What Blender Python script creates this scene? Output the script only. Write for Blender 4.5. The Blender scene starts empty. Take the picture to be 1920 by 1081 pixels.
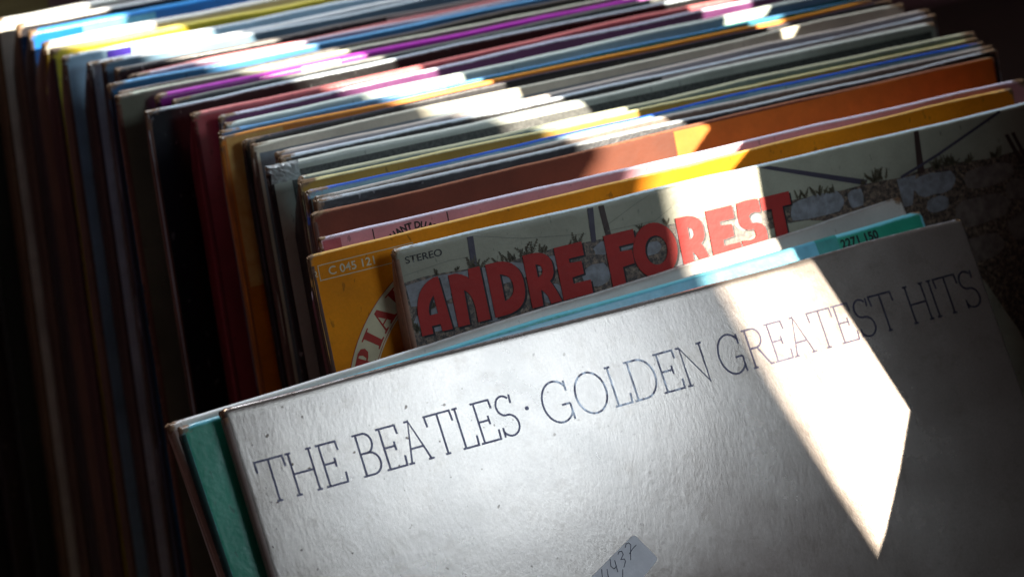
import bpy, bmesh, math, random
from mathutils import Vector, Matrix
R = math.radians
scene = bpy.context.scene
C = scene.collection

# ------------------------------------------------------------------ camera
cam_d = bpy.data.cameras.new("camera")
cam = bpy.data.objects.new("camera", cam_d)
C.objects.link(cam)
cam.location = (-.302, -.628, .594)
cam.rotation_euler = (R(68.22), R(2.74), R(-29.38))
cam_d.sensor_width = 36
cam_d.lens = 18 / math.tan(R(12))
cam_d.clip_start, cam_d.clip_end = .02, 60
cam_d.dof.use_dof = True
cam_d.dof.focus_distance = .84
cam_d.dof.aperture_fstop = 12
scene.camera = cam

# ------------------------------------------------------------------ world, lights, exposure
world = bpy.data.worlds.new("World")
scene.world = world
world.use_nodes = True
bg = world.node_tree.nodes["Background"]
bg.inputs[0].default_value = (.78, .52, .58, 1)
bg.inputs[1].default_value = .027
SUN = Vector((.37, -.90, .42)).normalized()          # from the records towards the sun
AX_A = Vector((-.92489, -.38023, 0))                 # axes of a plane square to the sun
AX_B = Vector((-.15068, .36652, .91813))
sun_d = bpy.data.lights.new("sun", 'SUN')
sun_d.energy, sun_d.angle, sun_d.color = 5.0, R(.53), (1, .91, .75)
sun = bpy.data.objects.new("sun", sun_d)
sun.rotation_euler = (-SUN).to_track_quat('-Z', 'Y').to_euler()
C.objects.link(sun)
def window_light(name, a, b, d, sx, sy, power, col):
    l = bpy.data.lights.new(name, 'AREA')
    l.shape, l.size, l.size_y, l.energy, l.color = 'RECTANGLE', sx, sy, power, col
    o = bpy.data.objects.new(name, l)
    o.location = AX_A * a + AX_B * b + SUN * d
    o.rotation_euler = (-SUN).to_track_quat('-Z', 'Y').to_euler()
    C.objects.link(o)
    return o
window_light("sky_window", -.138, .368, .66, .20, .16, .275, (.71, .88, 1))
top_d = bpy.data.lights.new("skylight", 'AREA')
top_d.shape, top_d.size, top_d.energy, top_d.color = 'SQUARE', .22, 1.1, (.78, .90, 1)
top = bpy.data.objects.new("skylight", top_d)
top.location = (.07, .43, .84)
top.rotation_euler = (Vector((.08, .2, .3)) - top.location).to_track_quat('-Z', 'Y').to_euler()
C.objects.link(top)
vs = scene.view_settings
scene.display_settings.display_device = 'sRGB'
vs.view_transform, vs.look, vs.exposure, vs.gamma, vs.use_curve_mapping = 'Standard', 'None', 1.7, 1, False
scene.cycles.max_bounces = 6

# ------------------------------------------------------------------ helpers
def lin(rgb):
    return tuple(((v / 255) / 12.92 if v <= 10 else ((v / 255 + .055) / 1.055) ** 2.4) for v in rgb) + (1,)
def tag(o, label=None, cat=None, group=None, kind=None):
    if label: o['label'] = label
    if cat: o['category'] = cat
    if group: o['group'] = group
    if kind: o['kind'] = kind
    return o
def link(name, me, mats=None, parent=None):
    o = bpy.data.objects.new(name, me)
    C.objects.link(o)
    for m in (mats if isinstance(mats, (list, tuple)) else [mats]):
        if m: me.materials.append(m)
    if parent: o.parent = parent
    return o
def mesh(name, vs_, fs, smooth=False, attr=None, fmat=None):
    me = bpy.data.meshes.new(name)
    me.from_pydata(vs_, [], fs)
    if smooth: me.polygons.foreach_set('use_smooth', [True] * len(me.polygons))
    if fmat: me.polygons.foreach_set('material_index', fmat)
    if attr:
        for k, vals in attr.items():
            me.attributes.new(k, 'FLOAT', 'POINT').data.foreach_set('value', vals)
    me.update()
    return me
def wave(x, s):
    return (math.sin(x + s) + .6 * math.sin(2.3 * x + 1.7 * s) + .35 * math.sin(5.1 * x + 2.9 * s)) / 1.95

# ------------------------------------------------------------------ materials
class NT:
    def __init__(self, name):
        self.m = bpy.data.materials.new(name)
        self.m.use_nodes = True
        self.t = self.m.node_tree
        self.p = self.t.nodes['Principled BSDF']
    def n(self, typ, ins=None, **kw):
        nd = self.t.nodes.new(typ)
        for k, v in kw.items(): setattr(nd, k, v)
        for k, v in (ins or {}).items():
            if hasattr(v, 'is_output'): self.t.links.new(v, nd.inputs[k])
            else: nd.inputs[k].default_value = v
        return nd
    def set(self, k, v):
        if hasattr(v, 'is_output'): self.t.links.new(v, self.p.inputs[k])
        else: self.p.inputs[k].default_value = v
    def coord(self, scale=(1, 1, 1), loc=(0, 0, 0)):
        tc = self.n('ShaderNodeTexCoord')
        return self.n('ShaderNodeMapping', {'Vector': tc.outputs['Object'], 'Scale': scale, 'Location': loc}).outputs[0]
    def noise(self, vec, scale, detail=4, rough=.55):
        return self.n('ShaderNodeTexNoise', {'Vector': vec, 'Scale': scale, 'Detail': detail, 'Roughness': rough}).outputs[0]
    def ramp(self, fac, a, b):
        return self.n('ShaderNodeMapRange', {'Value': fac, 'From Min': a, 'From Max': b}, clamp=True).outputs[0]
    def mix(self, fac, a, b, mode='MIX'):
        nd = self.n('ShaderNodeMix', data_type='RGBA', blend_type=mode)
        for s, v in ((nd.inputs[0], fac), (nd.inputs[6], a), (nd.inputs[7], b)):
            if hasattr(v, 'is_output'): self.t.links.new(v, s)
            else: s.default_value = v
        return nd.outputs[2]
    def math(self, op, a, b=0.0):
        nd = self.n('ShaderNodeMath', operation=op)
        for s, v in ((nd.inputs[0], a), (nd.inputs[1], b)):
            if hasattr(v, 'is_output'): self.t.links.new(v, s)
            else: s.default_value = v
        return nd.outputs[0]

CARD = lin((176, 142, 108))
def cover_mat(name, face, crest, seed=0, rough=.36, rim=.55, coat=.10, bump=.12, dirt=.5, spec=.38):
    k = NT(name)
    loc = (seed * 1.37, seed * .71, seed * 2.1)
    v = k.coord(loc=loc)
    big = k.noise(v, 28, 3)
    fine = k.noise(v, 900, 3, .6)
    col = k.mix(k.ramp(big, .3, .7), lin([c * .84 for c in face]), lin([min(255, c * 1.04 + 2) for c in face]))
    stain = k.math('MULTIPLY', k.ramp(k.noise(k.coord((.35, 1, 1), loc), 120, 5, .7), .52, .75), .30)
    col = k.mix(stain, col, lin([c * .62 + 14 for c in face]))
    col = k.mix(k.math('MULTIPLY', k.ramp(fine, .35, .7), .16), col, lin([c * .7 for c in face]))
    # scuffed specks
    sp = k.noise(k.coord((1, 1, .45), loc), 420, 2, .5)
    col = k.mix(k.math('MULTIPLY', k.ramp(sp, .68, .74), dirt), col, lin([c * .35 + 20 for c in face] if sum(face) > 150 else [c + 120 for c in face]))
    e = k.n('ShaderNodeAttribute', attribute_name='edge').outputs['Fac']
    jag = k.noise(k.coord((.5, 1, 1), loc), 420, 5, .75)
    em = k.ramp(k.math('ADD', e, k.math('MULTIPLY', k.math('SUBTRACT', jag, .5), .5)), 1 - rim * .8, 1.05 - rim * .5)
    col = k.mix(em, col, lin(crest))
    # bare board at the knocked corners and along the rubbed folds
    w = k.n('ShaderNodeAttribute', attribute_name='wear').outputs['Fac']
    jag2 = k.noise(v, 170, 5, .7)
    wm = k.ramp(k.math('ADD', w, k.math('MULTIPLY', k.math('SUBTRACT', jag2, .5), 1.5)), .55, .8)
    col = k.mix(wm, col, k.mix(k.noise(v, 700, 2), lin((70, 50, 38)), CARD))
    k.set('Base Color', col)
    k.set('Roughness', k.math('ADD', k.math('MULTIPLY', big, .22), rough - .11))
    k.set('Specular IOR Level', spec)
    k.set('Coat Weight', coat)
    k.set('Coat Roughness', .22)
    bn = k.math('ADD', k.math('MULTIPLY', k.noise(v, 320, 4, .6), .6), k.math('MULTIPLY', k.noise(v, 45, 2), 1.2))
    k.set('Normal', k.n('ShaderNodeBump', {'Height': bn, 'Strength': bump, 'Distance': .002}).outputs[0])
    return k.m
def silver_mat():
    # the pale silver-white board of the front sleeve: rubbed, foxed, finely wrinkled laminate
    k = NT('silver_board')
    v = k.coord()
    vw = k.coord((1, 1, .45))
    big = k.noise(v, 22, 4, .6)
    col = k.mix(k.ramp(big, .25, .75), lin((152, 140, 132)), lin((168, 157, 150)))
    col = k.mix(k.math('MULTIPLY', k.ramp(k.noise(v, 1100, 2, .6), .3, .75), .22), col, lin((92, 84, 82)))
    foxing = k.math('MULTIPLY', k.ramp(k.noise(v, 85, 6, .75), .52, .85), .5)
    col = k.mix(foxing, col, lin((98, 82, 68)))
    spk = k.ramp(k.noise(v, 360, 1, .4), .715, .755)
    z = k.n('ShaderNodeSeparateXYZ', {'Vector': k.n('ShaderNodeTexCoord').outputs['Object']})
    fade = k.ramp(z.outputs[0], .17, .05)                        # the spotted corner is on the spine side
    col = k.mix(k.math('MULTIPLY', spk, k.math('ADD', k.math('MULTIPLY', fade, .75), .12)), col, lin((52, 38, 30)))
    e = k.n('ShaderNodeAttribute', attribute_name='edge').outputs['Fac']
    jag = k.noise(v, 240, 4, .7)
    em = k.ramp(k.math('ADD', e, k.math('MULTIPLY', k.math('SUBTRACT', jag, .5), .9)), .75, 1.0)
    col = k.mix(em, col, lin((205, 200, 205)))
    w = k.n('ShaderNodeAttribute', attribute_name='wear').outputs['Fac']
    wm = k.ramp(k.math('ADD', w, k.math('MULTIPLY', k.math('SUBTRACT', k.noise(v, 190, 5, .7), .5), 1.5)), .62, .85)
    col = k.mix(wm, col, k.mix(k.noise(v, 700, 2), lin((84, 62, 48)), CARD))
    k.set('Base Color', col)
    k.set('Metallic', .68)
    k.set('Roughness', k.math('ADD', k.math('MULTIPLY', k.ramp(k.noise(v, 22, 6, .65), .25, .75), .13), .18))
    h = k.math('ADD', k.math('MULTIPLY', k.noise(vw, 620, 5, .75), .6),
               k.math('ADD', k.math('MULTIPLY', k.noise(vw, 90, 3, .6), .45), k.math('MULTIPLY', k.noise(v, 18, 2), 2.6)))
    k.set('Normal', k.n('ShaderNodeBump', {'Height': h, 'Strength': .055, 'Distance': .002}).outputs[0])
    return k.m
def ink(name, rgb, rough=.42, coat=.2, var=.12, rgb2=None, scale=120):
    k = NT(name)
    v = k.coord()
    b = rgb2 or [c * (1 - var) for c in rgb]
    k.set('Base Color', k.mix(k.ramp(k.noise(v, scale, 4, .6), .35, .65), lin(rgb), lin(b)))
    k.set('Roughness', rough)
    k.set('Specular IOR Level', .25)
    k.set('Coat Weight', coat)
    k.set('Coat Roughness', .25)
    k.set('Normal', k.n('ShaderNodeBump', {'Height': k.noise(v, 320, 4, .6), 'Strength': .10, 'Distance': .002}).outputs[0])
    return k.m
def worn_sheen_title_ink():
    # thin dark ink, faintly rubbed all over; the middle word is paled as painted sheen
    k = NT('title_ink')
    v = k.coord((1, 1, .4))
    x = k.n('ShaderNodeSeparateXYZ', {'Vector': k.n('ShaderNodeTexCoord').outputs['Object']}).outputs[0]
    mid_sheen = k.math('MULTIPLY', k.ramp(x, .112, .122), k.ramp(x, .172, .160))
    rub_sheen = k.math('MULTIPLY', k.ramp(k.noise(v, 420, 3, .6), .42, .62), k.math('ADD', k.math('MULTIPLY', mid_sheen, .8), .06))
    k.set('Base Color', k.mix(rub_sheen, lin((48, 44, 58)), lin((146, 148, 156))))
    k.set('Metallic', .75)
    k.set('Roughness', .34)
    return k.m
def rubble_mat():
    k = NT('printed_rubble')
    v = k.coord()
    a = k.mix(k.ramp(k.noise(v, 380, 4, .7), .35, .65), lin((62, 46, 40)), lin((146, 124, 104)))
    k.set('Base Color', k.mix(k.ramp(k.noise(v, 620, 5, .75), .44, .58), a, lin((40, 32, 30))))
    k.set('Roughness', .42); k.set('Coat Weight', .2); k.set('Coat Roughness', .25)
    return k.m
def wood_mat(name, a, b, rough=.7):
    k = NT(name)
    v = k.coord((1, 14, 14))
    g = k.noise(v, 9, 5, .65)
    k.set('Base Color', k.mix(k.ramp(g, .3, .7), lin(a), lin(b)))
    k.set('Roughness', rough)
    k.set('Normal', k.n('ShaderNodeBump', {'Height': g, 'Strength': .3, 'Distance': .002}).outputs[0])
    return k.m

# ------------------------------------------------------------------ setting
def box(name, lo, hi, m, parent=None, bevel=.002, basis=None):
    bm = bmesh.new()
    bmesh.ops.create_cube(bm, size=1)
    for v in bm.verts:
        v.co = Vector([(lo[i] + hi[i]) / 2 + v.co[i] * (hi[i] - lo[i]) for i in range(3)])
    if bevel: bmesh.ops.bevel(bm, geom=bm.edges[:], offset=bevel, segments=2, affect='EDGES')
    if basis: bm.transform(basis)
    me = bpy.data.meshes.new(name)
    bm.to_mesh(me); bm.free()
    return link(name, me, m, parent)
M_table = wood_mat('table_wood', (52, 40, 34), (34, 26, 24))
M_wall = ink('dark_wall_paint', (128, 100, 104), .8, 0, .25, scale=6)
M_crate = wood_mat('crate_wood', (128, 112, 66), (100, 82, 46))
M_board = wood_mat('sun_blocker_wood', (60, 48, 42), (38, 30, 28))
tag(box('table', (-1.2, -.9, -.07), (1.6, 1.1, -.012), M_table), kind='structure')
tag(box('wall', (-.66, -1.1, -.9), (-.60, 1.3, 1.6), M_wall, bevel=0), kind='structure')  # unseen, added to keep ambient light off the spines from the left
tag(box('wall', (-1.6, 1.3, -.9), (3.2, 1.36, 1.6), M_wall, bevel=0), kind='structure')

def fill2d(loops, extrude=0.0):
    cu = bpy.data.curves.new('tmp', 'CURVE')
    cu.dimensions, cu.fill_mode, cu.extrude = '2D', 'BOTH', extrude
    for lp in loops:
        s = cu.splines.new('POLY')
        s.points.add(len(lp) - 1)
        for p, (x, y) in zip(s.points, lp): p.co = (x, y, 0, 1)
        s.use_cyclic_u = True
    return tomesh(cu)
def tomesh(cu):
    o = bpy.data.objects.new('tmp', cu)
    C.objects.link(o)
    dg = bpy.context.evaluated_depsgraph_get()
    me = bpy.data.meshes.new_from_object(o.evaluated_get(dg))
    bpy.data.objects.remove(o); bpy.data.curves.remove(cu)
    me.materials.clear()
    return me
# two unseen boards added to block the sun, cut so one strip passes
def sun_blocker(loops, d):
    me = fill2d([[(a / 1000, b / 1000) for a, b in l] for l in loops], .005)
    for v in me.vertices:
        x, y, z = v.co
        v.co = AX_A * x + AX_B * y + SUN * (d + z)
    me.update()
    return tag(link('sun_blocker_board', me, M_board), kind='structure')
sun_blocker([[(-160, 90), (-160, 128), (-158, 157), (-156, 189), (-155, 216), (-156, 243), (-160, 262), (-162, 281), (-168, 288), (-180, 297), (-180, 311),
              (-183, 321), (-172, 333), (-168, 345), (-167, 357), (-165, 370), (-160, 383), (-156, 395), (-151, 410), (-143, 418), (-135, 450), (-130, 1300),
              (2600, 1300), (2600, -250), (-330, -250), (-330, -60)]], 1.25)
sun_blocker([[(-130, 104), (-160, 135), (-181, 155), (-197, 172), (-195, 208), (-193, 239), (-195, 256), (-198, 275), (-208, 280), (-225, 291), (-216, 302), (-216, 312),
              (-210, 322), (-208, 335), (-206, 348), (-205, 363), (-202, 377), (-196, 398), (-190, 408), (-190, 418), (-196, 430), (-200, 1300),
              (-3200, 1300), (-3200, 0), (-3200, -250), (-60, -250), (-60, 20)],
             [(-330, 308), (-334, 307), (-341, 314), (-352, 320), (-358, 325), (-352, 335), (-340, 350), (-333, 348), (-333, 330), (-330, 318)]], .34)

# ------------------------------------------------------------------ record sleeves
# id: left, depth of the top left corner, yaw and backward lean in degrees, thickness in mm
LAY = {
 'S0': (.0316, .0772, -.55, 18.0, 3.6), 'S1': (.0036, .0868, .84, 17.5, 2.2), 'S2': (.0131, .0981, -.46, 16.9, 2.2), 'S3': (.0214, .1221, .29, 16.4, 2.4),
 'S4': (.0274, .1310, -.35, 15.9, 2.0), 'S5': (.0286, .1352, -.35, 15.4, 1.8), 'S6': (.0273, .1394, -.35, 14.8, 1.8), 'S7': (.0283, .1470, -.72, 14.3, 1.8),
 'S8': (.0308, .1522, -.91, 13.8, 2.8), 'S9': (.0249, .1679, -.16, 13.2, 3.6), 'S10': (.0323, .1722, .69, 12.7, 2.0), 'S11': (.0333, .1778, .54, 12.2, 2.8),
 'S12': (.0287, .1911, .46, 11.6, 2.2), 'S13': (.0276, .1962, .84, 11.1, 1.8), 'S14': (.0208, .2027, .44, 10.6, 2.0), 'S15': (.0225, .2069, .44, 10.1, 1.8),
 'S16': (.0275, .2128, 2.09, 9.5, 3.4), 'S17': (.0302, .2250, 2.08, 9.0, 2.2), 'S18': (.0221, .2331, 1.66, 8.5, 3.4), 'S19': (.0077, .2465, 1.27, 7.9, 1.8),
 'S20': (.0211, .2507, 2.18, 7.4, 2.0), 'S21': (.0184, .2617, .94, 6.9, 4.0), 'S22': (.0041, .2694, .88, 6.4, 2.4), 'S23': (.0073, .2736, 1.41, 5.8, 2.6),
 'S24': (.0067, .2856, .34, 5.3, 2.4), 'S24b': (.0205, .2893, 1.30, 5.0, 1.8), 'S25': (.0182, .2926, 2.02, 4.8, 2.0), 'S26': (.0166, .3026, .97, 4.2, 3.0),
 'S27': (.0150, .3141, 1.71, 3.7, 2.2), 'S28': (.0105, .3196, 1.46, 3.2, 2.8), 'S29': (.0042, .3328, 1.99, 2.6, 2.8), 'S30': (.0032, .3452, 1.45, 2.1, 3.2),
 'S31': (.0046, .3600, 2.15, 1.6, 4.2), 'S32': (.0050, .3788, 1.92, 1.1, 4.2), 'S33': (.0043, .3935, 2.10, .5, 3.6), 'S34': (-.0012, .4082, 2.60, 0, 5.0),
 'S35': (-.0110, .4225, 2.40, -.2, 3.0), 'S36': (-.0190, .4320, 2.0, -.4, 3.0), 'S37': (-.0290, .4425, 1.8, -.5, 3.0), 'S38': (-.0400, .4535, 1.6, -.6, 3.0)}
SIZE = {'S35': .301, 'S36': .298, 'S37': .297, 'S38': .297}
# id: face, crest, spine colours, gloss roughness, how far the crest colour creeps over the fold, label
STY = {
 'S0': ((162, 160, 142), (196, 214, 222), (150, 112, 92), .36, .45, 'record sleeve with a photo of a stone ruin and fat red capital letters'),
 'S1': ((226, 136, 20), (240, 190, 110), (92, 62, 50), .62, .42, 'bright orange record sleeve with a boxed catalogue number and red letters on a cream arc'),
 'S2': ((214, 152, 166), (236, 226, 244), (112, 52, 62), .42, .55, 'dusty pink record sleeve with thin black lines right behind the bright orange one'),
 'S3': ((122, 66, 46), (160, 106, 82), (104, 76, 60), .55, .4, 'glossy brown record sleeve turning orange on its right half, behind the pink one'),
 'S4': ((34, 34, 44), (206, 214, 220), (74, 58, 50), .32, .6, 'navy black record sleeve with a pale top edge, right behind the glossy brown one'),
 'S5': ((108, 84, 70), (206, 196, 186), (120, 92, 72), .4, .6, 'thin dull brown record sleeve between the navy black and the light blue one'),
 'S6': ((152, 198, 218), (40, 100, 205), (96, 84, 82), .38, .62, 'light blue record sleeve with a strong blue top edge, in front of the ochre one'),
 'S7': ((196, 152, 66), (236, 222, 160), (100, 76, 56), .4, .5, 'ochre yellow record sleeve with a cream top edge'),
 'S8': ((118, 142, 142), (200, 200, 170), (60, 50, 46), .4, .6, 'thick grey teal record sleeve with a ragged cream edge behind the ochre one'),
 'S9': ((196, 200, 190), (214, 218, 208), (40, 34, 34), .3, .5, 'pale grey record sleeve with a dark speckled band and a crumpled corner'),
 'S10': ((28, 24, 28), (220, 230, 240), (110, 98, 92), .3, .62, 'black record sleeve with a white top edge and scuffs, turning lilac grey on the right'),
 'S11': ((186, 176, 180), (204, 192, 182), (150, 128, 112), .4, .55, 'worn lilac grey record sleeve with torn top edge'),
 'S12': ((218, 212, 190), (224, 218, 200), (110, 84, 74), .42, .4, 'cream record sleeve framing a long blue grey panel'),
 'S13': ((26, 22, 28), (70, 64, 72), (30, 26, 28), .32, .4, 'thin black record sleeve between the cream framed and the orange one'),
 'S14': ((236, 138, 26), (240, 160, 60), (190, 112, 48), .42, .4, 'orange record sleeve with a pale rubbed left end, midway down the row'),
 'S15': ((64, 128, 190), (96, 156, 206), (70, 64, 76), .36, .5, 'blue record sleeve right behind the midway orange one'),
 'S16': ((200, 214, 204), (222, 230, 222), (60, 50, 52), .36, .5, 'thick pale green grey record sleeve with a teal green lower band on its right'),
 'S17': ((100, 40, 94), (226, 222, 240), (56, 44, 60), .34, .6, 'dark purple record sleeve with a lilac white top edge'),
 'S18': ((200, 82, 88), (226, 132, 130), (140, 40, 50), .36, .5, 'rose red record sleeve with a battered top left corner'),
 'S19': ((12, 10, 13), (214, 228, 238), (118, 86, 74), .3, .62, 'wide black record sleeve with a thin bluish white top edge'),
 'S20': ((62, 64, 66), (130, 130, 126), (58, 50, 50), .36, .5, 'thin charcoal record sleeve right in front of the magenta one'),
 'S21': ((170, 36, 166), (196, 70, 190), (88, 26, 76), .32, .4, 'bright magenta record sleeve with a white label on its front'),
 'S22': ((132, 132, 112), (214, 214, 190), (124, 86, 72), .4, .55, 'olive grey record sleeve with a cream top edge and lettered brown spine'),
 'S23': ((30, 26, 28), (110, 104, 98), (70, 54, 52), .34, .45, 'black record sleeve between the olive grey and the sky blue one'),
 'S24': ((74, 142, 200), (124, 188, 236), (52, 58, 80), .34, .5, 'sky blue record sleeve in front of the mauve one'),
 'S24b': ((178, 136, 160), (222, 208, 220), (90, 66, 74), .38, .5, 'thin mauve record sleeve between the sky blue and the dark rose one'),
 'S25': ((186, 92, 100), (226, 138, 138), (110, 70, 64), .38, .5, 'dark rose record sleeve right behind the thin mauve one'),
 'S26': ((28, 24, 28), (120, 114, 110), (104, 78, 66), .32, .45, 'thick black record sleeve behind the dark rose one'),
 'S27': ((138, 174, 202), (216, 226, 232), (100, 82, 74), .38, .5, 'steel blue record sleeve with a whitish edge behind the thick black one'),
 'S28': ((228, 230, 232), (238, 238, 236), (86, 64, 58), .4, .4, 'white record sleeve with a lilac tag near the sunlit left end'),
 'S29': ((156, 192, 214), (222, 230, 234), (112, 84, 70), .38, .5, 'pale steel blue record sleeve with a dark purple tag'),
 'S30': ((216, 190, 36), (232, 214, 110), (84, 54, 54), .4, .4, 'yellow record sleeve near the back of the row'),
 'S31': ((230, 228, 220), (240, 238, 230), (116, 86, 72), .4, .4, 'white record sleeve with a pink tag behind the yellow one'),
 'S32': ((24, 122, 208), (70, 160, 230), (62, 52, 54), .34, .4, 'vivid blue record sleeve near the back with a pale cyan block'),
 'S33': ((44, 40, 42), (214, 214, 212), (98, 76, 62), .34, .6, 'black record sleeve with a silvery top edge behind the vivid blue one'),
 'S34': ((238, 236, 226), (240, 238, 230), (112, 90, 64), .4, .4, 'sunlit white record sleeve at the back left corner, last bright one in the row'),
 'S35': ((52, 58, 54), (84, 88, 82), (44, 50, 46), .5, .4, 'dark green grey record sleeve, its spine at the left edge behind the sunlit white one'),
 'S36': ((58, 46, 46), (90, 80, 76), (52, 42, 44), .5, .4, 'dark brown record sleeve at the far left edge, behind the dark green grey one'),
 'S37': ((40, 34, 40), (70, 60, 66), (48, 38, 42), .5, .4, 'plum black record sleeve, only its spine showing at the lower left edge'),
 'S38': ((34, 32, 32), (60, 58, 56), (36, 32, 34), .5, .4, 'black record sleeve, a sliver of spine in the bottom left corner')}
FRONT = {  # origin at the top left corner, axis along the top edge, axis up the front, size, thickness mm
 'F': ((-.0473, .0505, .2707), (.99999, -.00288, -.00437), (.00524, .55047, .83484), .3070, 4.2),
 'T': ((-.0612, .0540, .2669), (.99970, .01345, .02040), (-.02443, .55032, .83460), .3075, 3.4),
 'C': ((-.0630, .0592, .2658), (.99905, .02401, .03642), (-.04362, .54996, .83405), .3065, 4.0)}
FSTY = {
 'F': ((0, 0, 0), (0, 0, 0), (150, 136, 128), .3, .5, 'frontmost silver white record sleeve with a thin slab serif title and price sticker'),
 'T': ((36, 148, 120), (120, 200, 214), (20, 62, 60), .3, .9, 'glossy teal green record sleeve between the silver white title sleeve and a cream one'),
 'C': ((206, 198, 190), (226, 226, 224), (176, 152, 134), .36, .5, 'cream record sleeve leaning behind the teal green one, its bare spine bowed')}

MATT = {'S0': .25, 'S1': .1, 'S2': .2, 'S3': .12, 'S7': .15}       # sleeves printed on matt board
GROUP = 'record sleeves standing in the crate'
class Sleeve: pass
SL = {}
def grid_lines(L, r, n):
    e = [0, .12 * r, .35 * r, .7 * r, r, 1.7 * r, 3 * r]
    return e + [3 * r + (L - 6 * r) * i / n for i in range(1, n)] + [L - x for x in reversed(e)]
def build_sleeve(key, mtx, w, h, t, style, mat=None, bulge=.0006, bow=0.0, fat=0.0):
    face, crest, spinec, rough, rim, label = style
    rnd = random.Random(hash(key) % 997 if False else sum(ord(ch) * (i + 7) for i, ch in enumerate(key)))
    s1, s2, s3 = (rnd.uniform(0, 6.28) for _ in range(3))
    r = min(.0017, t * .46)
    RC = [rnd.uniform(.0008, .0022) for _ in range(4)]
    S = Sleeve(); S.w, S.h, S.t, S.r = w, h, t, r
    def fy(x, z):         # relief of the front board, behind which everything printed on it follows
        u, v = min(max(x / w, 0), 1), min(max(z / h, 0), 1)
        env = math.sin(math.pi * u) * math.sin(math.pi * v)
        return -bulge * env + .00035 * wave(u * 5 + v * 1.5, s1) * env - bow * (1 - u) ** 6 * math.sin(math.pi * min(1, (1 - v) * 1.6))
    S.fy = fy
    def swell(z):         # the record inside spreads the back board below the pinched top fold
        q_ = min(max((h - z - .002) / .020, 0), 1)
        return fat * q_ * q_ * (3 - 2 * q_)
    def dz(x): return .0008 * wave(x / w * 4.2, s2) + .0002 * wave(x / w * 27, s3)
    xs, zs = grid_lines(w, r, 22), grid_lines(h, r, 18)
    nx, nz = len(xs), len(zs)
    vs_, ed, we = [], [], []
    for side in (0, 1):
        for j, z in enumerate(zs):
            for i, x in enumerate(xs):
                d = min(x, w - x, z, h - z)
                half = t / 2 - r + math.sqrt(max(0, r * r - (r - min(d, r)) ** 2))
                px, pz = x, z
                ci = (0 if x < w / 2 else 1) + (0 if z < h / 2 else 2)
                rc = RC[ci]
                ax, az = (x if x < w / 2 else w - x), (z if z < h / 2 else h - z)
                if ax < rc and az < rc:
                    a, b = rc - ax, rc - az
                    k = max(a, b) / math.hypot(a, b)
                    a, b = a * k, b * k
                    px = rc - a if x < w / 2 else w - rc + a
                    pz = rc - b if z < h / 2 else h - rc + b
                if z > h / 2 and ax < .006 and az < .006 and d < r:
                    fr = (1 - math.hypot(ax, az) / .0085)
                    px += rnd.uniform(-.0005, .0006) * fr; pz += rnd.uniform(-.0007, .0003) * fr
                pz += dz(x) * (z / h) ** 3
                f = fy(x, z)
                y = t / 2 + (-half + f if side == 0 else half - f * .3 + swell(z))
                vs_.append((px, y, pz))
                ed.append(max(0, 1 - d / .0026))
                cd = math.hypot(ax, az)
                we.append(max(0, 1 - cd / .008) * 1.05 + (.2 if d < .0008 else 0))
    def vid(s, i, j): return s * nx * nz + j * nx + i
    fs = []
    for j in range(nz - 1):
        for i in range(nx - 1):
            fs.append((vid(0, i, j), vid(0, i + 1, j), vid(0, i + 1, j + 1), vid(0, i, j + 1)))
            fs.append((vid(1, i, j), vid(1, i, j + 1), vid(1, i + 1, j + 1), vid(1, i + 1, j)))
    for i in range(nx - 1):
        fs.append((vid(0, i, nz - 1), vid(0, i + 1, nz - 1), vid(1, i + 1, nz - 1), vid(1, i, nz - 1)))
        fs.append((vid(0, i + 1, 0), vid(0, i, 0), vid(1, i, 0), vid(1, i + 1, 0)))
    for j in range(nz - 1):
        fs.append((vid(0, nx - 1, j), vid(1, nx - 1, j), vid(1, nx - 1, j + 1), vid(0, nx - 1, j + 1)))
        fs.append((vid(1, 0, j), vid(0, 0, j), vid(0, 0, j + 1), vid(1, 0, j + 1)))
    root = bpy.data.objects.new('record_sleeve', None)
    root.empty_display_size = .02
    C.objects.link(root)
    root.matrix_world = mtx
    tag(root, label, 'record sleeve', GROUP)
    S.root = root
    m = mat or cover_mat('cover_' + key, face, crest, rnd.uniform(0, 9), rough, rim, spec=MATT.get(key, .38), coat=0 if key in MATT else .1)
    S.cover = link('cover', mesh('cover', vs_, fs, True, {'edge': ed, 'wear': we}), m, root)
    # the glued spine strip, a hair proud of the fold
    prof = [(.0016, -.00007), (.0008, -.00010), (.00022, .00022 + r * .12), (-.00014, r * .7), (-.00016, t / 2), (-.00014, t - r * .7), (.00022, t - .00022 - r * .12), (.0008, t + .0001)]
    n = 30
    sv, sf, se, sw = [], [], [], []
    for j in range(n + 1):
        z = .0035 + (h - .007) * j / n
        for (x, y) in prof:
            yy = y + fy(.001, z) * (1 - y / t * .7) + swell(z) * min(max((y - r * .7) / (t - 1.4 * r), 0), 1)
            sv.append((x + .00008 * wave(j * .9, s1), yy, z))
            se.append(1.0 if x < 0 and (abs(y - r * .7) < 1e-6) else .2)
            sw.append(.25 + .45 * max(0, 1 - min(z, h - z) / .014))
    q = len(prof)
    for j in range(n):
        for i in range(q - 1):
            a = j * q + i
            sf.append((a, a + q, a + q + 1, a + 1))
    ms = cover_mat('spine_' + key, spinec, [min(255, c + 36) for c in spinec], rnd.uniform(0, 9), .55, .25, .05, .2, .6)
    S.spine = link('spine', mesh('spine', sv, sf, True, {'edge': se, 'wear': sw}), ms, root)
    SL[key] = S
    return S
keys = list(LAY)
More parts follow.
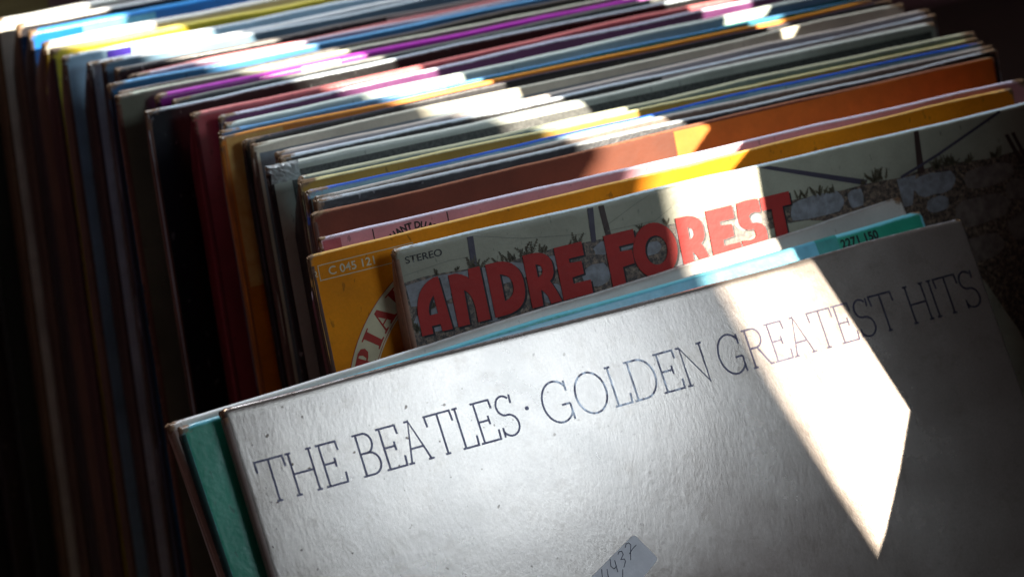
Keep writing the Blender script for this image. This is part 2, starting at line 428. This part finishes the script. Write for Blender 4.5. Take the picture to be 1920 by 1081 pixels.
for key, (x, y, yaw, lean, t) in LAY.items():
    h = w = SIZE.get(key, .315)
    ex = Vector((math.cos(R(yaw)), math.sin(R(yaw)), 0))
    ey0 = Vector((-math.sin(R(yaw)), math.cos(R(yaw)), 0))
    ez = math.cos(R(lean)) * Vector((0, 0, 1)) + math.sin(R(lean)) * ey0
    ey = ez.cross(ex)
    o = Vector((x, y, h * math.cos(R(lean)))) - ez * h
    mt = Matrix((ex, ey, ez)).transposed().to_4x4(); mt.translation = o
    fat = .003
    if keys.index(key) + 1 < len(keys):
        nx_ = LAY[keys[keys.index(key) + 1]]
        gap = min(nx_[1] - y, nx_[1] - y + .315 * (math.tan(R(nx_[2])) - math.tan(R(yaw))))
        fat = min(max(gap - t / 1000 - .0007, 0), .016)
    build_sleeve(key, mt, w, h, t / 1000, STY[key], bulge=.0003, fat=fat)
M_silver = silver_mat()
for key, (o, ex, ez, w, t) in FRONT.items():
    ex, ez, o = Vector(ex), Vector(ez), Vector(o)
    ey = ez.cross(ex)
    h = o.z / ez.z + (.0005 if key == 'F' else .0)          # down to the crate floor
    mt = Matrix((ex, ey, ez)).transposed().to_4x4(); mt.translation = o - ez * h
    build_sleeve(key, mt, w, h, t / 1000, FSTY[key], mat=M_silver if key == 'F' else None, bulge=.0004, bow=.004 if key == 'C' else 0)

# ------------------------------------------------------------------ printing on the sleeves
# coordinates in mm: x from the left edge, y up from the top edge (so negative)
LAYER = .00008
def put(S, pts, layer):
    out = []
    for x, y in pts:
        X, Z = x / 1000, S.h + y / 1000
        d = max(0, min(X, S.w - X, S.h - Z, S.r))
        out.append((X, S.fy(X, Z) + S.r - math.sqrt(max(0, S.r ** 2 - (S.r - d) ** 2)) - LAYER * layer, Z))
    return out
def panel(key, x0, x1, y0, y1, m, layer=1, name='print_or_sheen_panel', parent=None):
    S = SL[key]
    nx = max(1, int((x1 - x0) / 8))
    ys = [y for y in (-.12, -.25, -.4, -.6, -.85, -1.15, -1.5, -1.9, -3, -5, -9, -15, -22, -30, -40, -52, -64, -78, -92, -106) if y1 < y < y0]
    ys = [y1] + ys[::-1] + [y0]
    ny = len(ys) - 1
    P = [(x0 + (x1 - x0) * i / nx, y) for y in ys for i in range(nx + 1)]
    F = [(j * (nx + 1) + i, j * (nx + 1) + i + 1, (j + 1) * (nx + 1) + i + 1, (j + 1) * (nx + 1) + i) for j in range(ny) for i in range(nx)]
    return link(name, mesh(name, put(S, P, layer), F), m, parent or S.root)
def print_mesh(key, me, m, layer, name, parent=None, xf=None):
    S = SL[key]
    pts = [(v.co.x, v.co.y) for v in me.vertices]
    if xf: pts = [xf(*p) for p in pts]
    co = put(S, pts, layer)
    for v, c in zip(me.vertices, co): v.co = c
    me.update(); me.name = name
    return link(name, me, m, parent or S.root)
def ribbon(lines, wd):
    vs_, fs = [], []
    for pl in lines:
        n = len(pl); b = len(vs_)
        closed = pl[0] == pl[-1]
        for i, p in enumerate(pl):
            a0 = pl[i - 1] if i else (pl[-2] if closed else None)
            a1 = pl[i + 1] if i < n - 1 else (pl[1] if closed else None)
            d0 = Vector((p[0] - a0[0], p[1] - a0[1])).normalized() if a0 else None
            d1 = Vector((a1[0] - p[0], a1[1] - p[1])).normalized() if a1 else None
            if d0 is None: d0 = d1
            if d1 is None: d1 = d0
            tdir = (d0 + d1)
            tdir = tdir.normalized() if tdir.length > 1e-6 else d0
            nn = Vector((-tdir.y, tdir.x)); k = 1 / max(.45, nn.dot(Vector((-d0.y, d0.x))))
            vs_ += [(p[0] + nn.x * wd / 2 * k, p[1] + nn.y * wd / 2 * k, 0), (p[0] - nn.x * wd / 2 * k, p[1] - nn.y * wd / 2 * k, 0)]
        for i in range(n - 1): fs.append((b + 2 * i + 1, b + 2 * i + 3, b + 2 * i + 2, b + 2 * i))
    return mesh('ribbon', vs_, fs)
def text_mesh(body, size, offset=0.0, spacing=1.0):
    cu = bpy.data.curves.new('tmp', 'FONT')
    cu.body, cu.size, cu.offset, cu.space_character = body, size, offset, spacing
    return tomesh(cu)
def fit_text(key, body, x0, x1, y0, y1, m, layer, name, offset=0.0, rot=0.0, parent=None):
    me = text_mesh(body, 10, offset)
    X = [v.co.x for v in me.vertices]; Y = [v.co.y for v in me.vertices]
    a, b, c_, d = min(X), max(X), min(Y), max(Y)
    def xf(x, y):
        u, v = (x - a) / (b - a), (y - c_) / (d - c_)
        if rot == 0: return x0 + u * (x1 - x0), y0 + v * (y1 - y0)
        return x0 + v * (x1 - x0), y0 + u * (y1 - y0)        # turned to read down the spine
    return print_mesh(key, me, m, layer, name, parent, xf)

# --- thin slab serif capitals, drawn as pen strokes on a unit cap height
def arc(cx, cy, rx, ry, a0, a1, n=18):
    return [(cx + rx * math.cos(R(a0 + (a1 - a0) * i / n)), cy + ry * math.sin(R(a0 + (a1 - a0) * i / n))) for i in range(n + 1)]
def sf_(x, y, l=.09, r_=.09): return [(x - l, y), (x + r_, y)]
def s_curve(w):
    p = arc(w * .48, .755, w * .36, .245, 40, 180, 12) + arc(w * .48, .755, w * .36, .235, 190, 262, 6) + arc(w * .52, .26, w * .42, .265, 80, 0, 8) + arc(w * .52, .255, w * .42, .255, -8, -150, 13)
    return p
G = {
 'T': (.86, [[(.43, 0), (.43, 1)], [(.02, .74), (.0, 1), (.86, 1), (.88, .74)], sf_(.43, 0)]),
 'H': (.92, [[(.14, 0), (.14, 1)], [(.78, 0), (.78, 1)], [(.14, .5), (.78, .5)], sf_(.14, 0), sf_(.14, 1), sf_(.78, 0), sf_(.78, 1)]),
 'E': (.72, [[(.14, 0), (.14, 1)], [(.03, 1), (.66, 1), (.68, .78)], [(.14, .52), (.5, .52)], [(.5, .63), (.5, .41)], [(.03, 0), (.70, 0), (.72, .24)]]),
 'L': (.60, [[(.14, 0), (.14, 1)], sf_(.14, 1), [(.04, 0), (.58, 0), (.60, .24)]]),
 'I': (.28, [[(.14, 0), (.14, 1)], sf_(.14, 0), sf_(.14, 1)]),
 'A': (.86, [[(.10, 0), (.36, 1), (.76, 0)], [(.22, 1), (.38, 1)], [(.19, .34), (.625, .34)], sf_(.10, 0, .10, .09), sf_(.76, 0, .09, .10)]),
 'B': (.74, [[(.14, 0), (.14, 1)], [(.03, 1), (.36, 1)] + arc(.36, .765, .24, .235, 90, -90, 12)[1:] + [(.14, .53)], [(.36, .53)] + arc(.40, .265, .30, .265, 90, -90, 14)[1:] + [(.03, 0)]]),
 'D': (.92, [[(.14, 0), (.14, 1)], [(.03, 1), (.40, 1)] + arc(.40, .5, .48, .5, 90, -90, 20)[1:] + [(.03, 0)]]),
 'R': (.80, [[(.14, 0), (.14, 1)], sf_(.14, 0), [(.03, 1), (.38, 1)] + arc(.38, .75, .26, .25, 90, -90, 12)[1:] + [(.14, .5)], [(.40, .5), (.72, 0), (.84, 0)]]),
 'N': (.94, [[(.14, 0), (.14, 1), (.80, 0), (.80, 1)], sf_(.14, 0), [(.02, 1), (.14, 1)], sf_(.80, 1)]),
 'O': (1.04, [arc(.52, .5, .48, .52, 90, 450, 36)]),
 'G': (1.0, [arc(.5, .5, .46, .52, 42, 318, 28), [(.85, .98), (.845, .72)], [(.60, .40), (.86, .40)], [(.86, .40), (.86, -.02)], [(.842, .16), (.86, .22)]]),
 'S': (.70, [s_curve(.72), [(.62, 1.0), (.60, .78)], [(.10, .0), (.11, .24)]]),
}
M_title = worn_sheen_title_ink()
def slab_word(word, x0, x1, base=-34.3, cap=14.1):
    xx, gl = 0, []
    for ch in word:
        w, st = G[ch]
        gl += [[(xx + px, py) for px, py in pl] for pl in st]
        xx += w + .045
    xx -= .045
    k = (x1 - x0) / xx
    return [[(x0 + px * k, base + py * cap) for px, py in pl] for pl in gl]
lines = []
for wd_, a, b in (('THE', 5.6, 35.4), ('BEATLES', 40.6, 101.6), ('GOLDEN', 111.6, 180.4), ('GREATEST', 184.6, 263.8), ('HITS', 269.2, 302.6)):
    lines += slab_word(wd_, a, b)
print_mesh('F', ribbon(lines, .72), M_title, 1, 'title_lettering')
print_mesh('F', fill2d([arc(105.9, -26.5, .75, .75, 0, 345, 14)]), M_title, 1, 'printed_dot')
# price sticker with its handwriting
M_paper = ink('sticker_paper', (236, 236, 242), .6, .05, .06)
M_pen = ink('ball_pen_ink', (34, 32, 72), .5, 0, .2)
def rounded(pts, r=1.6, n=4):
    out = []
    for i, p in enumerate(pts):
        a, b = Vector(pts[i - 1]), Vector(pts[(i + 1) % len(pts)])
        p = Vector(p)
        u, v = p + (a - p).normalized() * r, p + (b - p).normalized() * r
        for k in range(n + 1):
            s = k / n
            out.append(tuple((1 - s) ** 2 * u + 2 * s * (1 - s) * p + s * s * v))
    return out
stk = print_mesh('F', fill2d([rounded([(130.0, -78.4), (136.2, -89.0), (112.5, -102.5), (104.6, -90.4)])]), M_paper, 2, 'price_sticker')
pen = [[(125.2, -82.0), (125.9, -80.9), (127.0, -80.7), (127.6, -81.6), (126.6, -84.0), (125.7, -86.6)], [(129.6, -82.2), (127.6, -83.2), (125.9, -84.5)],
       [(121.7, -83.5), (122.4, -82.7), (123.5, -82.8), (123.6, -84.0), (122.2, -85.4), (123.5, -85.6), (123.7, -86.4), (122.3, -88.3)],
       [(118.3, -84.2), (117.7, -86.6), (118.6, -87.8)], [(119.8, -85.0), (119.6, -89.2)], [(118.6, -87.8), (119.9, -87.0)],
       [(114.0, -86.6), (113.3, -89.4), (114.6, -90.6), (115.8, -89.8)], [(116.0, -87.1), (115.2, -91.6)], [(121.7, -88.8), (120.2, -92.6)], [(110.2, -88.8), (109.4, -92.4)]]
print_mesh('F', ribbon(pen, .26), M_pen, 3, 'handwriting', parent=stk)
# --- teal sleeve: catalogue number, a paler block, and sky reflection painted in pale blue
panel('T', 24, 257, -.05, -30, ink('sky_sheen_blue', (110, 180, 204), .3, .3), 1)
panel('T', 257, 266.8, -.05, -30, ink('teal_mid_ink', (66, 150, 146), .3, .3), 1)
M_black = ink('black_ink', (22, 20, 24), .45, .1, .15)
fit_text('T', '2271 150', 267.6, 285.0, -6.4, -2.7, M_black, 1, 'catalogue_number', .35)
# --- bright orange sleeve: boxed number and the lettered arc
M_cream = ink('cream_ink', (202, 190, 156), .5, .1, .08)
M_red = ink('red_ink', (168, 46, 34), .5, .1, .12)
print_mesh('S1', ribbon([[(3.0, -3.7), (2.9, -8.9), (40, -8.9), (40, -3.7), (3.0, -3.7)]], .28), M_cream, 1, 'printed_frame')
fit_text('S1', 'C 045 121', 6.6, 24.4, -7.8, -4.9, M_cream, 1, 'catalogue_number', .12)
fit_text('S1', '2', .7, 2.3, -7.4, -5.3, M_cream, 1, 'catalogue_number')
def circ(p, q, r_):
    ax, ay = p; bx, by = q; cx, cy = r_
    d = 2 * (ax * (by - cy) + bx * (cy - ay) + cx * (ay - by))
    ux = ((ax * ax + ay * ay) * (by - cy) + (bx * bx + by * by) * (cy - ay) + (cx * cx + cy * cy) * (ay - by)) / d
    uy = ((ax * ax + ay * ay) * (cx - bx) + (bx * bx + by * by) * (ax - cx) + (cx * cx + cy * cy) * (bx - ax)) / d
    return ux, uy, math.hypot(ax - ux, ay - uy)
cx, cy, RO = circ((7.4, -40.7), (13.4, -30.4), (24.8, -18.7))
RI = RO - 10.0
ring = [(cx + RO * math.cos(R(a)), cy + RO * math.sin(R(a))) for a in range(200, 94, -3)] + [(cx + RI * math.cos(R(a)), cy + RI * math.sin(R(a))) for a in range(95, 201, 3)]
print_mesh('S1', fill2d([ring]), M_cream, 1, 'printed_arc')
print_mesh('S1', ribbon([[(cx + (RO + .1) * math.cos(R(a)), cy + (RO + .1) * math.sin(R(a))) for a in range(200, 94, -3)], [(cx + (RI + .6) * math.cos(R(a)), cy + (RI + .6) * math.sin(R(a))) for a in range(200, 94, -3)]], .22), M_red, 2, 'printed_line')
SERIF = {  # heavy serif capitals for the arc, unit box
 'P': [[(0, 0), (.62, 0), (.62, .06), (.46, .08), (.46, .42), (.62, .43), (.84, .52), (.92, .72), (.84, .92), (.62, 1), (0, 1), (0, .94), (.14, .92), (.14, .08), (0, .06)], [(.46, .50), (.46, .92), (.56, .91), (.62, .72), (.56, .52)]],
 'I': [[(0, 0), (.6, 0), (.6, .06), (.46, .08), (.46, .92), (.6, .94), (.6, 1), (0, 1), (0, .94), (.14, .92), (.14, .08), (0, .06)]],
 'A': [[(0, 0), (.34, 0), (.34, .06), (.22, .09), (.29, .30), (.60, .30), (.67, .09), (.54, .06), (.54, 0), (1.08, 0), (1.08, .06), (.99, .09), (.66, 1), (.46, 1), (.12, .09), (0, .06)], [(.315, .37), (.44, .74), (.575, .37)]],
 'F': [[(0, 0), (.62, 0), (.62, .06), (.46, .08), (.46, .44), (.66, .44), (.70, .30), (.76, .30), (.76, .68), (.70, .68), (.66, .52), (.46, .52), (.46, .92), (.74, .92), (.82, .70), (.88, .70), (.88, 1), (0, 1), (0, .94), (.14, .92), (.14, .08), (0, .06)]],
}
a0 = math.degrees(math.atan2(-40.5 - cy, 10.6 - cx)) % 360 + 2
ang = a0
for ch, wdt in (('P', 9.0), ('I', 6.2), ('A', 10.2), ('F', 8.6)):
    k = 8.0
    def xf(x, y, ang=ang):
        th = R(ang) - (x * k) / (RI + 4)
        rr = RI + 1.3 + y * 7.4
        return cx + rr * math.cos(th), cy + rr * math.sin(th)
    print_mesh('S1', fill2d(SERIF[ch]), M_red, 2, 'printed_letter', xf=xf)
    ang -= math.degrees(wdt / (RI + 4))
# --- pink sleeve: red end block, rules and the arched words
panel('S2', 1.4, 8.2, -1.0, -40, ink('pink_end_ink', (178, 84, 96), .45, .2), 1)
for x in (20.8, 50.4): print_mesh('S2', ribbon([[(x, y) for y in (-.3, -.6, -.9, -1.3, -1.8, -5, -12, -40)]], .42), M_black, 1, 'printed_rule')
me = text_mesh('CHANT DU MONDE', 3.3, .13)
tx = [v.co.x for v in me.vertices]; tm = (min(tx) + max(tx)) / 2
print_mesh('S2', me, M_black, 1, 'printed_words', xf=lambda x, y: ((35.9 + (13.0 + y) * math.sin((x - tm + 3.6) / 14.0)), -14.2 + (10.4 + y) * math.cos((x - tm + 3.6) / 14.0)))
# --- plain colour fields
panel('S3', 155, 313.5, -.5, -120, ink('orange_brown_ink', (214, 120, 38), .6, 0, .08), 1)
panel('S9', 9, 312, -3.6, -90, ink('dark_speckle_ink', (58, 58, 58), .36, .3, .1, (92, 92, 88), 700), 1)
panel('S10', 171.7, 313, -.9, -120, ink('lilac_grey_ink', (176, 168, 172), .36, .2), 1)
panel('S12', 2.9, 243, -4.2, -120, ink('blue_grey_ink', (128, 140, 146), .4, .2), 1)
panel('S12', 247, 312, -4.2, -120, ink('dark_panel_ink', (40, 34, 38), .4, .2), 1)
panel('S14', 2.5, 26.5, -.8, -60, ink('pale_orange_ink', (240, 196, 118), .45, .1, .12, (226, 164, 80), 160), 1)
panel('S15', 100, 312, -.8, -60, ink('teal_blue_ink', (34, 132, 150), .4, .2), 1)
panel('S16', 95, 312, -4.4, -60, ink('teal_green_ink', (14, 140, 112), .4, .2), 1)
panel('S21', 64.9, 82.9, -.8, -12, ink('white_label_paper', (232, 220, 232), .5, .1), 2, 'label')
panel('S24', 70, 312, -3.6, -60, ink('deep_blue_ink', (44, 84, 130), .4, .2), 1)
panel('S26', 127.5, 200, -.9, -2.6, ink('grey_label_ink', (190, 190, 188), .5, .1), 2, 'label')
panel('S28', 46, 56.2, -1.2, -7.5, ink('lilac_tag_ink', (150, 112, 196), .5, .1), 2, 'tag')
panel('S29', 19.8, 31.1, -1.0, -7.5, ink('purple_tag_ink', (62, 40, 150), .4, .2), 2, 'tag')
panel('S31', 38.8, 49.5, -2.6, -6.4, ink('pink_tag_ink', (196, 130, 190), .5, .1), 2, 'tag')
panel('S32', 24.9, 60, -1.4, -6.5, ink('cyan_block_ink', (120, 196, 224), .45, .1), 1)
# --- the crumpled, worn-through corner of the pale grey sleeve
S9 = SL['S9']
rc_ = random.Random(11)
gx, gz = 12, 8
cv = []
for j in range(gz + 1):
    for i in range(gx + 1):
        x, y = -.2 + 13 * i / gx, -.1 - 7 * j / gz
        edge_ = min(1, i / 2, (gx - i) / 3, (gz - j) / 2) if j else .3
        p = put(S9, [(x, y)], 1.5)[0]
        cv.append((p[0] + rc_.uniform(-.0003, .0003), p[1] - edge_ * rc_.uniform(.0, .0010), p[2] + rc_.uniform(-.0003, .0003)))
cf = [(j * (gx + 1) + i, (j + 1) * (gx + 1) + i, (j + 1) * (gx + 1) + i + 1, j * (gx + 1) + i + 1) for j in range(gz) for i in range(gx)]
link('crumpled_corner', mesh('crumpled_corner', cv, cf), ink('crumpled_plastic', (186, 190, 190), .22, .6, .15, (140, 140, 138), 300), S9.root)
# --- spine lettering
def spine_text(key, body, z0, z1, wd_, m):
    S = SL[key]
    me = text_mesh(body, 10, .02)
    X = [v.co.x for v in me.vertices]; Y = [v.co.y for v in me.vertices]
    a, b, c_, d = min(X), max(X), min(Y), max(Y)
    for v in me.vertices:
        u, q = (v.co.x - a) / (b - a), (v.co.y - c_) / (d - c_)
        z = S.h - z0 - u * (z1 - z0)
        # reads downwards; seen from the left, the front of the stack is to the right
        v.co = (-.00036, S.t / 2 - (q - .5) * wd_, z)
    me.update(); me.name = 'spine_lettering'
    link('spine_lettering', me, m, S.spine)
M_spink = ink('spine_ink', (44, 30, 30), .6, 0, .1)
spine_text('S22', 'MAXIME LE FORESTIER 2393 040', .080, .150, .0021, M_spink)
spine_text('S19', 'GILBERT BECAUD', .094, .128, .0018, M_spink)

# --- the ruin photograph and the fat red letters
M_wallp = ink('printed_ruin_stone', (138, 140, 146), .42, .1, .15, (110, 108, 110), 260)
M_wallp2 = ink('printed_ruin_stone_brown', (128, 116, 108), .36, .25, .15, (96, 84, 78), 220)
M_rub = rubble_mat()
M_pole = ink('printed_pole', (70, 64, 78), .36, .25, .1)
M_pole2 = ink('printed_pole_brown', (66, 50, 46), .36, .25, .1)
M_plant = ink('printed_plant', (98, 90, 72), .36, .25, .2)
M_wire = ink('printed_wire', (122, 120, 108), .36, .25, .1)
rnd = random.Random(5)
top = [(1.4, -12), (9, -11.4), (16, -11.6), (25.8, -12.4), (43, -13.2), (60, -12.6), (77.8, -13.2), (92, -13.6), (106, -14), (125, -14.2), (140, -15), (152, -15.6),
       (162, -16), (186, -17), (200, -16.8), (214, -17.6), (224, -16.6), (232, -16.2), (244, -17.4), (256, -18.6), (270, -18.4), (300, -17), (313, -16)]
print_mesh('S0', fill2d([[(1.4, -95)] + top + [(313, -95)]]), M_rub, 1, 'printed_ruin')
def stone(cx_, cy_, w_, h_, sq=3.0):
    n = 15
    out = []
    for i in range(n):
        a = 2 * math.pi * i / n + rnd.uniform(-.1, .1)
        c_, s_ = math.cos(a), math.sin(a)
        k = (abs(c_) ** sq + abs(s_) ** sq) ** (-1 / sq) * rnd.uniform(.9, 1.06)
        out.append((cx_ + w_ / 2 * k * c_, cy_ + h_ / 2 * k * s_))
    return out
st, st_b = [], []
st += [[(2, -13), (14, -12.2), (27, -13), (44, -13.8), (48, -15), (50, -20), (30, -21), (26, -19), (14, -22), (2.4, -20.6)]]
st += [stone(12, -27, 20, 9), stone(33, -27, 11, 12), stone(60, -17.5, 14, 5), stone(86, -16.6, 18, 5.4), stone(76, -25.5, 11, 8), stone(57, -28, 9, 6), stone(100, -21, 9, 5), stone(118, -18.5, 14, 6), stone(112, -28, 12, 6)]
st += [stone(174, -20.6, 25, 8.4, 5), stone(192, -21.2, 7, 6.6, 5), [(212, -18), (221, -18), (217, -29), (213, -29)], stone(229, -23, 21, 8.6), stone(229, -31, 11, 6), stone(143, -20, 12, 6), stone(176, -30, 30, 6)]
st_b += [stone(256, -25, 25, 8.6), stone(249, -37.5, 28, 11), stone(268, -33, 12, 8), stone(284, -26, 16, 10), stone(292, -40, 22, 10), stone(206, -30, 14, 8), stone(272, -48, 24, 11), stone(246, -52, 22, 10), stone(298, -54, 22, 11), stone(222, -42, 22, 9)]
for lst, m_ in ((st, M_wallp), (st_b, M_wallp2)):
    for lp in lst: print_mesh('S0', fill2d([lp]), m_, 2, 'printed_stone')
def quad(a, b, c_, d): return fill2d([[a, b, c_, d]])
for q_, m_ in (((28.6, -1.5), (31, -1.5), (30.4, -12.6), (27.9, -12.6)), M_pole), (((77.5, -1.5), (80.0, -1.5), (78.6, -13.6), (76.6, -13.6)), M_pole), (((82.1, -1.5), (84.4, -1.5), (85.2, -13.6), (82.9, -13.6)), M_pole2), \
              (((223.8, -1.5), (226, -1.5), (225.4, -18), (222.0, -18)), M_pole2), (((152.2, -1.5), (156.4, -1.5), (198.6, -15.4), (197.6, -17.4)), M_pole), (((266.2, -11.1), (268.0, -11), (273.4, -24), (271.2, -24)), M_pole2), (((269.4, -10.9), (271.0, -10.8), (275.4, -22), (273.8, -22.4)), M_pole2):
    print_mesh('S0', quad(*q_), m_, 2, 'printed_pole')
print_mesh('S0', ribbon([[(214, -17.6), (232.4, -12.6), (266, -1.6)]], 1.1), M_pole, 2, 'printed_pole')
print_mesh('S0', ribbon([[(31, -1.5), (50, -6.5), (75, -10.2)], [(85, -8.6), (98, -3.6), (104, -1.7)], [(84, -11), (104, -11.5), (112, -8)], [(2, -9.5), (20, -8), (27, -8.4)]], .16), M_wire, 2, 'printed_wire')
def shrub(cx_, cy_, hgt, n):
    L = []
    for _ in range(n):
        x, y = cx_ + rnd.uniform(-1, 1) * hgt * .5, cy_
        a = R(rnd.uniform(45, 135)); ln = hgt * rnd.uniform(.5, 1)
        pl = [(x, y)]
        for k in range(5):
            x += math.cos(a) * ln / 5; y += math.sin(a) * ln / 5; a += rnd.uniform(-.25, .25)
            pl.append((x, y))
            l2 = ln * .24 * (1 - k / 6)
            for sg in (-1, 1):
                b = a + sg * rnd.uniform(.5, 1.0)
                L.append([(x, y), (x + math.cos(b) * l2, y + math.sin(b) * l2)])
        L.append(pl)
    return L
for (x, y, hgt, n) in ((29.5, -13.5, 5.6, 9), (15, -12.2, 2.6, 4), (22, -12, 1.6, 3), (41, -13.4, 5, 5), (44, -13.4, 3, 5), (50, -13.4, 6.4, 6), (56, -13.4, 4, 5), (69, -13.4, 5, 5), (98, -14, 4, 5), (108, -14, 3, 4), (204, -17.2, 5.6, 16), (196, -17, 2.6, 6),
                       (168, -16.6, 4, 6), (176, -17, 4.4, 7), (182, -17.2, 3.4, 6), (231, -18, 5, 14), (238, -17.8, 5.4, 14), (246, -18.5, 4, 9), (260, -19, 4.4, 9), (10, -23, 3, 10), (20, -21.5, 2.5, 8), (36, -21.5, 3, 8), (3.5, -30, 6, 10)):
    print_mesh('S0', ribbon(shrub(x, y, hgt, max(3, n)), .30), M_plant, 3, 'printed_plant')
M_fat = ink('red_letter_ink', (164, 40, 36), .55, 0, .06)
M_dark = ink('letter_shadow_ink', (30, 22, 28), .4, .25, .1)
fit_text('S0', 'STEREO', 3.7, 18.0, -5.7, -3.2, ink('grey_text_ink', (48, 44, 44), .4, .2), 2, 'printed_word', .1)
def q2(p0, p1, p2, n=8): return [((1 - t_) ** 2 * p0[0] + 2 * t_ * (1 - t_) * p1[0] + t_ * t_ * p2[0], (1 - t_) ** 2 * p0[1] + 2 * t_ * (1 - t_) * p1[1] + t_ * t_ * p2[1]) for t_ in [i / n for i in range(n + 1)]]
FAT = {
 'A': [[(0, 0), (0, .35)] + q2((0, .42), (.08, .90), (.72, 1), 10) + [(.86, 1), (1, .0), (.66, 0), (.64, .14), (.36, .14), (.36, 0)], [(.36, .34)] + q2((.36, .40), (.38, .56), (.60, .68), 6) + [(.63, .34)]],
 'N': [[(0, 0), (0, .93)] + q2((.0, .97), (.30, 1.0), (.56, .86), 6) + [(.60, .82), (.62, 1), (.98, 1), (1, 0), (.62, 0)] + q2((.62, .30), (.58, .56), (.38, .64), 6) + [(.36, 0)]],
 'D': [[(0, 0), (0, 1), (.34, 1)] + q2((.36, 1), (1.0, .96), (1, .5), 10) + q2((1, .46), (1.0, .03), (.36, 0), 10)[1:], [(.36, .26), (.36, .76)] + q2((.38, .76), (.68, .70), (.68, .50), 6) + q2((.68, .48), (.66, .30), (.38, .26), 6)[1:]],
 'R': [[(0, 0), (0, 1), (.40, 1)] + q2((.42, 1), (.96, .96), (.96, .68), 8) + q2((.96, .62), (.94, .48), (.76, .42), 5)[1:] + q2((.78, .40), (.92, .24), (1.04, .0), 5) + [(.66, 0)] + q2((.60, .14), (.50, .26), (.40, .30), 4) + [(.38, 0)], [(.38, .54), (.38, .78)] + q2((.40, .78), (.58, .76), (.58, .66), 5) + q2((.58, .64), (.56, .56), (.40, .54), 5)[1:]],
 'E': [[(0, 0), (0, 1), (.94, 1), (.94, .74), (.42, .74), (.42, .66), (.82, .64), (.82, .40), (.42, .38), (.42, .26), (1, .26), (1, 0)]],
 'F': [[(0, 0), (0, 1), (1, 1), (1, .74), (.44, .74), (.44, .64), (.84, .62), (.84, .36), (.44, .34), (.44, 0)]],
 'O': [arc(.5, .5, .5, .53, 0, 350, 35), arc(.52, .5, .25, .28, 0, 348, 29)],
 'S': [[(.06, 0), (.05, .27)] + q2((.30, .25), (.66, .24), (.60, .36), 6) + q2((.56, .44), (.02, .44), (.06, .72), 8) + q2((.10, 1.0), (.52, 1.04), (.90, 1.0), 8) + [(.92, .74)] + q2((.70, .76), (.42, .76), (.46, .66), 6) + q2((.52, .56), (1.04, .56), (1.0, .28), 8) + q2((.96, -.02), (.50, -.02), (.06, 0), 8)],
 'T': [[(.30, 0), (.32, .74), (0, .74), (0, 1), (1, 1), (1, .74), (.70, .74), (.72, 0)]],
}
for ch, x0, x1 in (('A', 4.2, 16.2), ('N', 18.4, 31.2), ('D', 33.2, 46.8), ('R', 48.2, 59.8), ('E', 61.0, 73.2), ('F', 81.6, 94.2), ('O', 92.4, 111.0), ('R', 112.2, 123.8), ('E', 125.4, 137.8), ('S', 138.0, 149.8), ('T', 149.6, 162.6)):
    xf = lambda x, y: (x0 + x * (x1 - x0), -31.5 + y * 19.1)
    let = print_mesh('S0', fill2d(FAT[ch]), M_fat, 5, 'printed_letter', xf=xf)
    print_mesh('S0', fill2d(FAT[ch]), M_dark, 4, 'letter_shadow', parent=let, xf=lambda x, y: (x0 + x * (x1 - x0) + .75, -31.5 + y * 19.1 - .7))

# ------------------------------------------------------------------ the wooden crate
crate = bpy.data.objects.new('wooden_crate', None)
C.objects.link(crate)
tag(crate, 'pale wooden crate that holds the row of record sleeves, only its back end showing', 'crate')
for i in range(7):
    y0 = -.16 + i * .094
    box('base_slat', (-.05, y0, -.012), (.36, y0 + .09, -.0006), M_crate, crate)
box('end_board', (.003, .474, -.012), (.046, .486, .360), M_crate, crate)
box('end_board', (.050, .474, -.012), (.37, .486, .20), M_crate, crate)
box('side_rail', (.362, -.16, .02), (.374, .486, .09), M_crate, crate)
box('side_rail', (-.145, -.16, -.011), (-.135, .486, .03), M_crate, crate)
box('front_rail', (-.13, -.182, -.011), (.37, -.170, .05), M_crate, crate)
